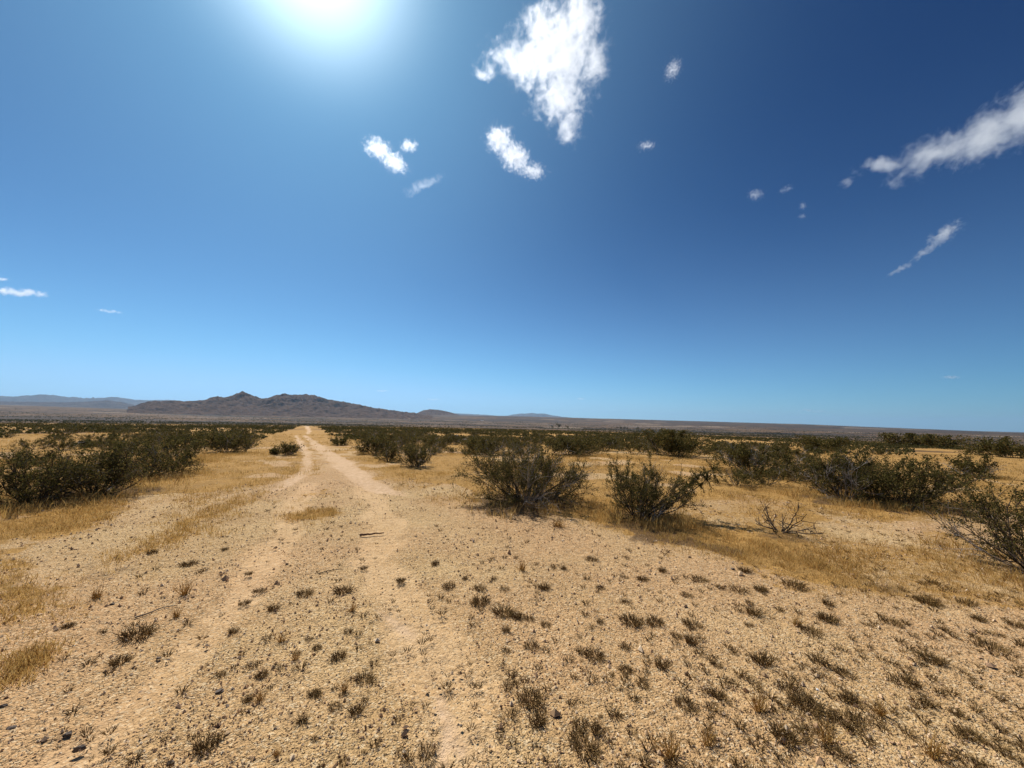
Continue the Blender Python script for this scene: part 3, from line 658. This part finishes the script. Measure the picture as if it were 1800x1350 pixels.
def put_tuft(me, px, py, wpx, label, group, name='dry_tuft', cat='tuft', base=0.13):
    x, y, z = on_ground(px, py, 4); s = px_size(wpx, x, y) / base
    o = link(name, me, None, (x, y, z)); o.rotation_euler = (0, 0, random.uniform(0, 6.28)); o.scale = (s, s, min(s, 1.3) * random.uniform(.85, 1.15))
    tag(o, label, cat, group); used.append((px, py)); return o
def band(px, py):
    row = 'bottom edge gravel' if py > 1250 else ('lower gravel' if py > 1120 else 'upper gravel')
    col = 'left part' if px < 500 else ('centre left part' if px < 800 else ('centre right part' if px < 1200 else ('right part' if px < 1500 else 'far right part')))
    return row, col
ORD = ['leftmost', 'second from left', 'third from left', 'fourth from left', 'fifth from left', 'sixth from left', 'seventh from left', 'eighth from left', 'ninth from left', 'tenth from left', 'eleventh from left', 'twelfth from left', 'thirteenth from left', 'fourteenth from left', 'fifteenth from left', 'sixteenth from left']
def tuft_set(items, kind, meshes, name, cat, base, mul=1.0):
    cells = {}
    for k, t in enumerate(items):
        a, b, c = map(float, t.split(','))
        size = ('large ' if c >= 40 else ('medium ' if c >= 26 else 'small ')) if name == 'dry_tuft' else ''
        cells.setdefault((size, band(a, b)), []).append((a, b, c, k))
    for (size, (row, col)), L in cells.items():
        L.sort()
        for q, (a, b, c, k) in enumerate(L):
            pre = (ORD[q] + ' of the ') if len(L) > 1 else 'only '
            put_tuft(meshes[k % len(meshes)], a, b, c * mul, '%s%s%s on %s, %s' % (pre, size, kind + ('s' if len(L) > 1 else ''), row, col), '%ss scattered over the gravel' % kind, name, cat, base)
tuft_set(DT, 'dark dry tuft', DARKT, 'dry_tuft', 'tuft', 0.13, 1.15)
tuft_set(GT, 'golden sprig', GOLDT, 'grass_sprig', 'grass sprig', 0.07)
tuft_set(MT, 'flattened straw mat', MATT, 'dry_mat', 'dry plant', 0.28)
# the smallest specks, past counting
def specks():
    rng = np.random.default_rng(77); VV = []; FF = []; base = 0; protos = []
    for k in range(6):
        P = []
        for i in range(26):
            a = rng.uniform(0, 6.28); d = np.array([math.cos(a) * 1.5, math.sin(a) * 1.5, 1.0]) + rng.normal(size=3) * .3
            P.append((walk(np.array([math.cos(a), math.sin(a), 0]) * .012, d, 0.03 * rng.uniform(.4, 1.2), 2, rng, .2, 0), np.array([.0012, .001, .0005])))
        protos.append(tubes(P, 3))
    q = np.stack([rng.uniform(100, 1850, 9000), 850 + 520 * rng.random(9000) ** 1.9], -1)
    dens = 0.14 + 0.86 * np.clip((q[:, 0] - 500) / 900, 0, 1); dens *= np.clip(2.4 * (fbm(q[:, 0] / 90, q[:, 1] / 40, 3, 21) - 0.28), 0, 1); q = q[rng.random(len(q)) < dens]
    G = on_ground_np(q); b, ru = zone(G[:, 0], G[:, 1]); G = G[(b > .12) & (ru < .3)]
    for x, y, z in G:
        V, F = protos[rng.integers(6)]; s = .3 + 1.1 * rng.random() ** 2; a = rng.uniform(0, 6.28); c, n = math.cos(a) * s, math.sin(a) * s
        W = np.stack([V[:, 0] * c - V[:, 1] * n + x, V[:, 0] * n + V[:, 1] * c + y, V[:, 2] * s + z], -1); VV.append(W); FF.append(F + base); base += len(W)
    o = link('ground_litter', mesh_np('litter', np.concatenate(VV), np.concatenate(FF), [M_TUFT])); tag(o, 'tiny dark weeds and stem litter sprinkled over the gravel', 'weeds', kind='stuff')
specks()

# ------------------------------------------------------------------ gravel, stones
OCT = np.array([[1, 0, 0], [0, 1, 0], [-1, 0, 0], [0, -1, 0], [0, 0, 1], [0, 0, -.5]], float)
OF = np.array([[0, 1, 4], [1, 2, 4], [2, 3, 4], [3, 0, 4], [1, 0, 5], [2, 1, 5], [3, 2, 5], [0, 3, 5]])
def gravel():
    rng = np.random.default_rng(13); n = 90000
    r = 1.0 * (11 / 1.0) ** (rng.random(n) ** 0.8); a = np.radians(rng.uniform(-62, 62, n)); x = r * np.sin(a); y = r * np.cos(a)
    b, ru = zone(x, y); patch = fbm(x / .8, y / .8, 3, 99)
    k = (b > 0.3) & (ru < .3) & (rng.random(n) < (0.3 + 1.5 * (patch - .25)) * (1 - .55 * pale_mask(x, y))); x, y, r = x[k], y[k], r[k]; n = len(x)
    s = 0.0028 * np.exp(rng.normal(size=n) * 0.52) * (1 + 0.12 * r); z = height(x, y)
    V = OCT[None] * (s[:, None] * rng.uniform(.6, 1.3, (n, 3)))[:, None]
    V = V + rng.normal(size=V.shape) * (s * .18)[:, None, None]
    t = rng.uniform(0, 6.28, n); c, q = np.cos(t)[:, None], np.sin(t)[:, None]
    X = V[..., 0] * c - V[..., 1] * q + x[:, None]; Y = V[..., 0] * q + V[..., 1] * c + y[:, None]; Z = V[..., 2] + z[:, None] + (s * .35)[:, None]
    F = OF[None] + (np.arange(n) * 6)[:, None, None]
    o = link('gravel', mesh_np('gravel', np.stack([X, Y, Z], -1).reshape(-1, 3), F.reshape(-1, 3), [M_STONE])); tag(o, 'coarse pale gravel strewn over the sand', 'gravel', kind='stuff')
gravel()
def rock_mesh(seed, sx, sy, sz, mat):
    import bmesh
    bm = bmesh.new(); bmesh.ops.create_icosphere(bm, subdivisions=4, radius=1.0); rng = np.random.default_rng(seed)
    pl = [(rng.normal(size=3), rng.uniform(.42, .75)) for _ in range(13)]
    for v in bm.verts:
        p = np.array(v.co)
        for nrm, d in pl:
            nn = nrm / np.linalg.norm(nrm); e = p @ nn - d
            if e > 0: p = p - nn * e
        p += (fbm(np.array([p[0] * 2 + seed]), np.array([p[1] * 2 + p[2]]), 3, seed)[0] - .5) * .15 * p
        v.co = (p[0] * sx, p[1] * sy, p[2] * sz)
    me = bpy.data.meshes.new('rock'); bm.to_mesh(me); bm.free(); me.materials.append(mat); return me
STN = [(118, 1292, 20, 1.5, 'long dark grey stone near the bottom left corner', 'stone'), (385, 1217, 16, 1.3, 'dark square stone left of the central tufts on the gravel', 'stone'), (20, 1280, 15, 1.1, 'pale faced block stone at the left edge', 'stone'),
       (298, 1343, 16, 1.6, 'grey slab stone at the bottom edge left of the centre', 'stone'), (197, 1063, 14, 1.4, 'dark stone beside the golden sprig on the left sand', 'stone'), (278, 1158, 9, 1.2, 'small dark stone right of the flattened straw mat', 'stone'),
       (7, 1242, 14, 1.7, 'flat dark stone touching the left edge of the photo', 'stone'), (1288, 1001, 10, 1.0, 'small black square stone below the right hand grass fringe', 'stone'), (484, 1281, 9, 1.2, 'small round dark stone between tufts low in the centre left', 'stone'),
       (811, 1276, 8, 1.1, 'small bluish dark stone by the smooth wash mark', 'stone'), (773, 1211, 8, 1.2, 'little black stone at the top of the smooth wash mark', 'stone'), (140, 1318, 24, 2.6, 'long low grey stone sliver right of the bottom left stones', 'stone'),
       (1437, 1213, 9, 1.1, 'small white quartz pebble among the right foreground tufts', 'pebble')]
for k, (a, b, wpx, asp, lab, cat) in enumerate(STN):
    x, y, z = on_ground(a, b); s = px_size(wpx, x, y) / 2
    o = link('stone' if cat == 'stone' else 'pebble', rock_mesh(40 + k, s, s / asp, s * .6 / asp ** .3, M_WHITE if 'quartz' in lab else M_ROCK), None, (x, y, z + s * .12)); o.rotation_euler = (0, 0, random.uniform(-.5, .6)); tag(o, lab, cat)

# ------------------------------------------------------------------ sticks, leafless shrub
def stick(name, pts_px, rad, mat, label, cat='stick', lift=0.01):
    P = np.array([on_ground(*p) for p in pts_px]); P[:, 2] += lift; o0 = P[0].copy()
    t = np.linspace(0, 1, 14); Q = np.stack([np.interp(t, np.linspace(0, 1, len(P)), P[:, i]) for i in range(3)], -1) - o0
    Q[1:-1] += np.random.default_rng(int(pts_px[0][0])).normal(size=Q[1:-1].shape) * rad * 0.18
    V, F = tubes([(Q, np.linspace(rad, rad * .45, 14))], 6); o = link(name, mesh_np(name, V, F, [mat]), None, tuple(o0)); tag(o, label, cat)
M_RED = mat_var('reddish_wood', [(0.14, 0.07, 0.045), (0.2, 0.10, 0.065)], .9, .1, 0, 60, 30)
stick('stick', [(632, 942), (650, 940), (675, 938)], .016, M_RED, 'reddish brown stick lying across the track ahead')
stick('twig', [(237, 1088), (262, 1080), (285, 1070), (311, 1066)], .006, M_ROCK, 'thin crooked twig lying among golden sprigs on the left', 'twig')
stick('twig', [(560, 1010), (580, 1004), (604, 1002)], .005, M_BARK, 'thin dark twig on the gravel above the two flat brown mats', 'twig')

def bare_shrub(px, py, wpx, hpx, seed, label, n=9, mat=M_BARK, name='leafless_shrub'):
    x, y, z = on_ground(px, py); W = px_size(wpx, x, y) / 2; H = px_size(hpx, x, y); rng = np.random.default_rng(seed)
    root = link(name, None, None, (x, y, z)); tag(root, label, 'shrub')
    for i in range(n):
        az = i / n * 6.283 + rng.uniform(-.3, .3); tip = np.array([math.cos(az) * W, math.sin(az) * W, H * rng.uniform(.3, .95)]); L = np.linalg.norm(tip)
        P = walk(np.array([math.cos(az) * .03, math.sin(az) * .03, -.02]), tip, L, 7, rng, .2, .06); paths = [(P, np.linspace(.012, .004, 8))]
        for q in range(5):
            s = rng.integers(2, 7); Q = walk(P[s], (P[s] - P[s - 1]) / (L / 7) + rng.normal(size=3) * .7, L * rng.uniform(.2, .45), 4, rng, .25, .05); paths.append((Q, np.linspace(.006, .002, 5)))
            for u in range(2):
                s2 = rng.integers(1, 4); paths.append((walk(Q[s2], rng.normal(size=3) + np.array([0, 0, .5]), L * .15, 2, rng, .2, 0), np.array([.003, .002, .001])))
        V, F = tubes(paths, 4); link('branch', mesh_np('branch', V, F, [mat]), root)
    return root
bare_shrub(1372, 935, 112, 34, 5, 'leafless shrub of curved bare branches standing in the golden grass')
bare_shrub(1143, 915, 55, 34, 8, 'bleached grey dead branches sprawling at the foot of the open bush', 5, M_DEAD, 'dead_branches')

# ------------------------------------------------------------------ buildings and trees far off
def box(x0, x1, y0, y1, z0, z1):
    V = np.array([[x, y, z] for z in (z0, z1) for y in (y0, y1) for x in (x0, x1)], float)
    F = np.array([[0, 2, 3, 1], [4, 5, 7, 6], [0, 1, 5, 4], [2, 6, 7, 3], [0, 4, 6, 2], [1, 3, 7, 5]]); return V, F
M_WIN = mat_var('window_glass', [(0.03, 0.04, 0.05), (0.03, 0.04, 0.05)], .2, .5)
def far_pos(px, py, dist):
    d = ray(px, py); k = dist / math.hypot(d.x, d.y); x, y = d.x * k, d.y * k; return x, y, float(height(x, y)), CAMH + d.z * k
def house(px, dist, wm, hm, label, rz=0):
    x, y, z, _ = far_pos(px, 730, dist); root = link('house', None, None, (x, y, z)); root.rotation_euler = (0, 0, rz); tag(root, label, 'house')
    D = wm * .5; V, F = box(-wm / 2, wm / 2, -D / 2, D / 2, -1, hm); link('wall', mesh_np('wall', V, F, [M_WHITE]), root)
    e = .6; V = np.array([[-wm / 2 - e, -D / 2 - e, hm + .03], [wm / 2 + e, -D / 2 - e, hm + .03], [wm / 2 + e, D / 2 + e, hm + .03], [-wm / 2 - e, D / 2 + e, hm + .03], [-wm / 2 - e, 0, hm + wm * .1], [wm / 2 + e, 0, hm + wm * .1]])
    me = bpy.data.meshes.new('roof'); me.from_pydata([tuple(v) for v in V], [], [(0, 1, 5, 4), (2, 3, 4, 5), (0, 4, 3), (1, 2, 5), (0, 3, 2, 1)]); me.materials.append(M_ROOF); link('roof', me, root)
    for q in (-.3, .3):
        V, F = box(wm * q - .8, wm * q + .8, -D / 2 - .08, -D / 2 - .003, 1, 2.4); link('window', mesh_np('window', V, F, [M_WIN]), root)
    V, F = box(-.6, .6, -D / 2 - .1, -D / 2 - .003, 0, 2.1); link('door', mesh_np('door', V, F, [M_ROCK]), root)
house(645, 3500, 26, 6, 'white house with a pale roof at the foot of the right hand hill slope', .2)
house(547, 3700, 15, 5, 'small white house beside dark trees below the higher hill', -.2)
house(294, 3600, 15, 5, 'small white house on the plain below the left end of the hills')
house(425, 3700, 13, 4, 'tiny pale house directly below the sharp left peak', .4)
house(848, 3300, 24, 4, 'low white building on the far plain right of the small hill', .1)
def tree(px, dist, hm, label, seed, group=None):
    x, y, z, _ = far_pos(px, 735, dist); rng = np.random.default_rng(seed); root = link('desert_tree', None, None, (x, y, z)); tag(root, label, 'tree', group)
    P = [(walk(np.array([0, 0, -.2]), np.array([0, 0, 1.]), hm * .6, 5, rng, .08, .1), np.linspace(.3, .15, 6))]
    for k in range(5): P.append((walk(P[0][0][2 + k % 3], rng.normal(size=3) + np.array([0, 0, 1.2]), hm * .4, 3, rng, .2, .1), np.linspace(.14, .05, 4)))
    V, F = tubes(P, 5); link('trunk', mesh_np('trunk', V, F, [M_BARK]), root)
    C = rng.normal(size=(5, 3)) * np.array([.28, .28, .14]) * hm + np.array([0, 0, hm * .68]); k = rng.integers(0, 5, 500)
    C = C[k] + rng.normal(size=(500, 3)) * hm * .12; V, F = leaves(C, hm * .055, rng); link('crown', mesh_np('crown', V, F, [M_FAR]), root)
TR = [(532, 3550, 11), (538, 3560, 12), (527, 3580, 9), (675, 3450, 10), (682, 3470, 8), (288, 3500, 11), (421, 3600, 11), (908, 3000, 9), (914, 3000, 11), (919, 3020, 9)]
for k, (a, b, c) in enumerate(TR):
    w_ = 'below the higher hill' if 500 < a < 560 else 'beside the white house on the plain' if 600 < a < 700 else 'below the left end of the hills' if a < 300 else 'below the sharp left peak' if a < 450 else 'on the middle horizon'
    tree(a, b, c, 'dark far off tree %s' % w_, 200 + k, 'far trees ' + w_)
for k, (a, b, c) in enumerate([(1085, 1500, 9), (1091, 1500, 12), (1097, 1510, 10), (1103, 1520, 8), (1121, 1500, 11)]):
    tree(a, b, c, 'dark tree in the clump on the far plain right of centre' if k < 4 else 'dark tree standing alone just right of the plain clump', 230 + k, 'trees of the plain clump' if k < 4 else None)
for k, (a, b, c) in enumerate([(970, 1300, 9), (983, 1200, 15), (998, 1300, 11)]):
    tree(a, b, c, ['low round tree left of the tallest plain tree', 'tallest tree on the plain right of the small hill', 'mid sized tree right of the tallest plain tree'][k], 240 + k)
# white crate among the bushes and pale sand flats
x, y, z = on_ground(797, 771)
V, F = box(-.42, .42, -.25, .25, -.02, .36); root = link('white_crate', None, None, (x, y, z)); tag(root, 'small white box lying among the bushes right of the track', 'box')
link('crate_body', mesh_np('crate', V, F, [M_WHITE]), root); V, F = box(-.45, .45, -.28, .28, .363, .42); link('lid', mesh_np('lid', V, F, [M_ROOF]), root)

# ------------------------------------------------------------------ clouds: lit volumes high above the haze
def cloud(key, blobs, dist, dens, label, thick=0.55, scale=1.0, warp=0.8, edge=0.5, noise=1.0, amp=1.0, off0=0.62):
    blobs = [(a, b, c * 1.3, d * 1.3, e) for a, b, c, d, e in blobs]
    """blobs: (px, py, rx, ry, rot_deg) in photograph pixels at depth dist along the view axis"""
    k = dist / FPX; cx = sum(b[0] for b in blobs) / len(blobs); cyy = sum(b[1] for b in blobs) / len(blobs)
    ctr = Vector((0, 0, CAMH)) + CM @ Vector(((cx - PW / 2) * k, (PH / 2 - cyy) * k, -dist))
    V = []; F = []; base = 0; E = []
    import bmesh
    for (bx, by, rx, ry, rot) in blobs:
        c = Vector(((bx - cx) * k, (cyy - by) * k, 0)); sz = Vector((rx * k, ry * k, min(rx, ry) * k * thick)); E.append((c, sz, R(rot)))
    bm = bmesh.new()
    for c, sz, rot in E:
        bmesh.ops.create_icosphere(bm, subdivisions=3, radius=1.0, matrix=Matrix.Translation(c) @ Matrix.Rotation(rot, 4, 'Z') @ Matrix.Diagonal((*(sz * 1.06), 1)))
    me = bpy.data.meshes.new(key); bm.to_mesh(me); bm.free()
    o = link('cloud', me, None, ctr); o.rotation_euler = CM.to_euler()
    if len(blobs) > 1:
        rm = o.modifiers.new('r', 'REMESH'); rm.mode = 'VOXEL'; rm.voxel_size = min(min(e[1][0], e[1][1]) for e in E) / 4
        dg = bpy.context.evaluated_depsgraph_get(); me2 = bpy.data.meshes.new_from_object(o.evaluated_get(dg)); o.modifiers.clear(); o.data = me2; me = me2
    s = NT('cloud_' + key); v = s.obj(); f = None
    S = 1.0 / (max(e[1][0] for e in E))
    wn = s.n('ShaderNodeTexNoise'); s.put(wn.inputs['Vector'], v); wn.inputs['Scale'].default_value = S * 2.2 * scale; wn.inputs['Detail'].default_value = 2
    off = s.n('ShaderNodeVectorMath', operation='SUBTRACT'); s.put(off.inputs[0], wn.outputs['Color']); off.inputs[1].default_value = (.5, .5, .5)
    off2 = s.n('ShaderNodeVectorMath', operation='SCALE'); s.put(off2.inputs[0], off.outputs[0]); off2.inputs['Scale'].default_value = warp / S * 0.35
    vw = s.n('ShaderNodeVectorMath', operation='ADD'); s.put(vw.inputs[0], v); s.put(vw.inputs[1], off2.outputs[0])
    for c, sz, rot in E:
        mp = s.n('ShaderNodeMapping', vector_type='TEXTURE'); s.put(mp.inputs[0], vw.outputs[0]); mp.inputs[1].default_value = c; mp.inputs[2].default_value = (0, 0, rot); mp.inputs[3].default_value = sz
        ln = s.n('ShaderNodeVectorMath', operation='LENGTH'); s.put(ln.inputs[0], mp.outputs[0]); g = s.math('SUBTRACT', 1.0, ln.outputs['Value'])
        f = g if f is None else s.math('SMOOTH_MAX', f, g, 0.15)
    n1 = s.noise(vw.outputs[0], S * 6.5 * scale * noise, 11, 0.72)
    val = s.math('ADD', s.math('SUBTRACT', s.math('MULTIPLY', f, 2.3), off0), s.math('MULTIPLY', s.math('SUBTRACT', n1, edge), 5.6 * amp))
    den = s.math('MULTIPLY', s.rng(val, 0.0, 1.7, 0, 1), dens * 0.62 / (max(e[1][2] for e in E)))
    pv = s.n('ShaderNodeVolumeScatter'); pv.inputs['Color'].default_value = (0.99, 0.99, 0.99, 1); s.put(pv.inputs['Density'], den); pv.inputs['Anisotropy'].default_value = 0.55
    s.t.links.new(pv.outputs[0], s.out.inputs[1]); me.materials.clear(); me.materials.append(s.m)
    s.m.cycles.volume_step_rate = 0.5
    tag(o, label, 'cloud', 'clouds in the deep blue sky')
cloud('a', [(985, 90, 75, 85, 0), (925, 110, 75, 45, -20), (1020, 30, 45, 55, 0), (950, 45, 45, 40, 0), (985, 170, 55, 50, 0), (1000, 220, 28, 40, -10), (855, 125, 26, 18, 0), (1045, 105, 25, 60, 0)], 3000, 3.5, 'largest bright white kite shaped cloud at the top of the sky')
cloud('b', [(878, 245, 26, 26, 0), (905, 275, 36, 26, -45), (935, 300, 28, 16, -10)], 3300, 3.0, 'ragged white cloud hanging just below the largest cloud')
cloud('c', [(665, 262, 28, 20, -30), (693, 285, 30, 18, -35), (718, 256, 18, 12, 10)], 3600, 2.2, 'broken white cloud left of the ragged cloud, beside the sun glare')
cloud('d', [(1740, 235, 110, 42, 28), (1640, 270, 90, 32, 25), (1810, 200, 70, 50, 20), (1550, 290, 60, 17, 12), (1485, 318, 18, 11, 20)], 4200, 2.8, 'long white cloud slanting up out of the right side of the photo')
cloud('e', [(1660, 412, 42, 15, 35), (1625, 442, 34, 9, 35), (1585, 472, 34, 6, 28)], 5200, 1.5, 'thin feather like cloud below the long slanting cloud')
cloud('f', [(1183, 122, 17, 26, -25)], 4200, 1.4, 'small fuzzy cloud alone right of the largest cloud', off0=1.0, amp=1.25)
cloud('g', [(1137, 256, 20, 11, 10)], 4500, 1.3, 'tiny cloud puff midway between the ragged cloud and the dark right sky', off0=1.0, amp=1.25)
cloud('h', [(1328, 342, 18, 13, 5), (1382, 332, 17, 7, 20)], 4800, 1.2, 'pair of faint puffs left of the long slanting cloud', off0=1.0, amp=1.25)
cloud('i', [(1411, 362, 8, 9, 0), (1410, 380, 9, 6, 0)], 5000, 1.0, 'two faint specks of cloud stacked below the pair of puffs', off0=1.0, amp=1.25)
cloud('j', [(35, 514, 62, 9, -4)], 9000, 1.4, 'thin flat white cloud low at the left edge of the photo')
cloud('k', [(5, 491, 12, 4, 0)], 9000, 1.0, 'tiny sliver of cloud above the flat cloud at the left edge')
cloud('l', [(192, 547, 30, 4, -8)], 11000, .5, 'very faint streak of cloud right of the flat left cloud')
cloud('m', [(1672, 663, 20, 4, 0)], 24000, .8, 'small white streak low over the right horizon')
cloud('o', [(672, 687, 15, 2.2, 0)], 26000, .6, 'faint white streak just above the horizon right of the hills')
cloud('p', [(762, 702, 18, 2.4, 0)], 26000, .5, 'faint white streak above the small isolated hill')
cloud('q', [(1021, 701, 9, 3, 0)], 26000, .5, 'faint white speck of cloud low over the middle horizon')
cloud('r', [(1320, 724, 14, 2.2, 0), (1430, 722, 40, 4, 0)], 28000, .3, 'faint low streaks of cloud over the right horizon')
cloud('n', [(745, 325, 38, 10, 25)], 4000, .25, 'faint veil of cloud trailing below the broken cloud', edge=.45)

# ------------------------------------------------------------------ haze
def haze():
    V, F = box(-34500, 34500, -34500, 34500, -60, 900)
    s = NT('haze'); p = s.n('ShaderNodeVolumePrincipled'); p.inputs['Color'].default_value = (0.46, 0.72, 1.0, 1); p.inputs['Density'].default_value = 2.7e-5; p.inputs['Anisotropy'].default_value = 0.3
    s.t.links.new(p.outputs[0], s.out.inputs[1]); o = link('haze', mesh_np('haze', V, F, [s.m])); tag(o, 'thin blue air haze over the plain', 'haze', kind='stuff')
haze()
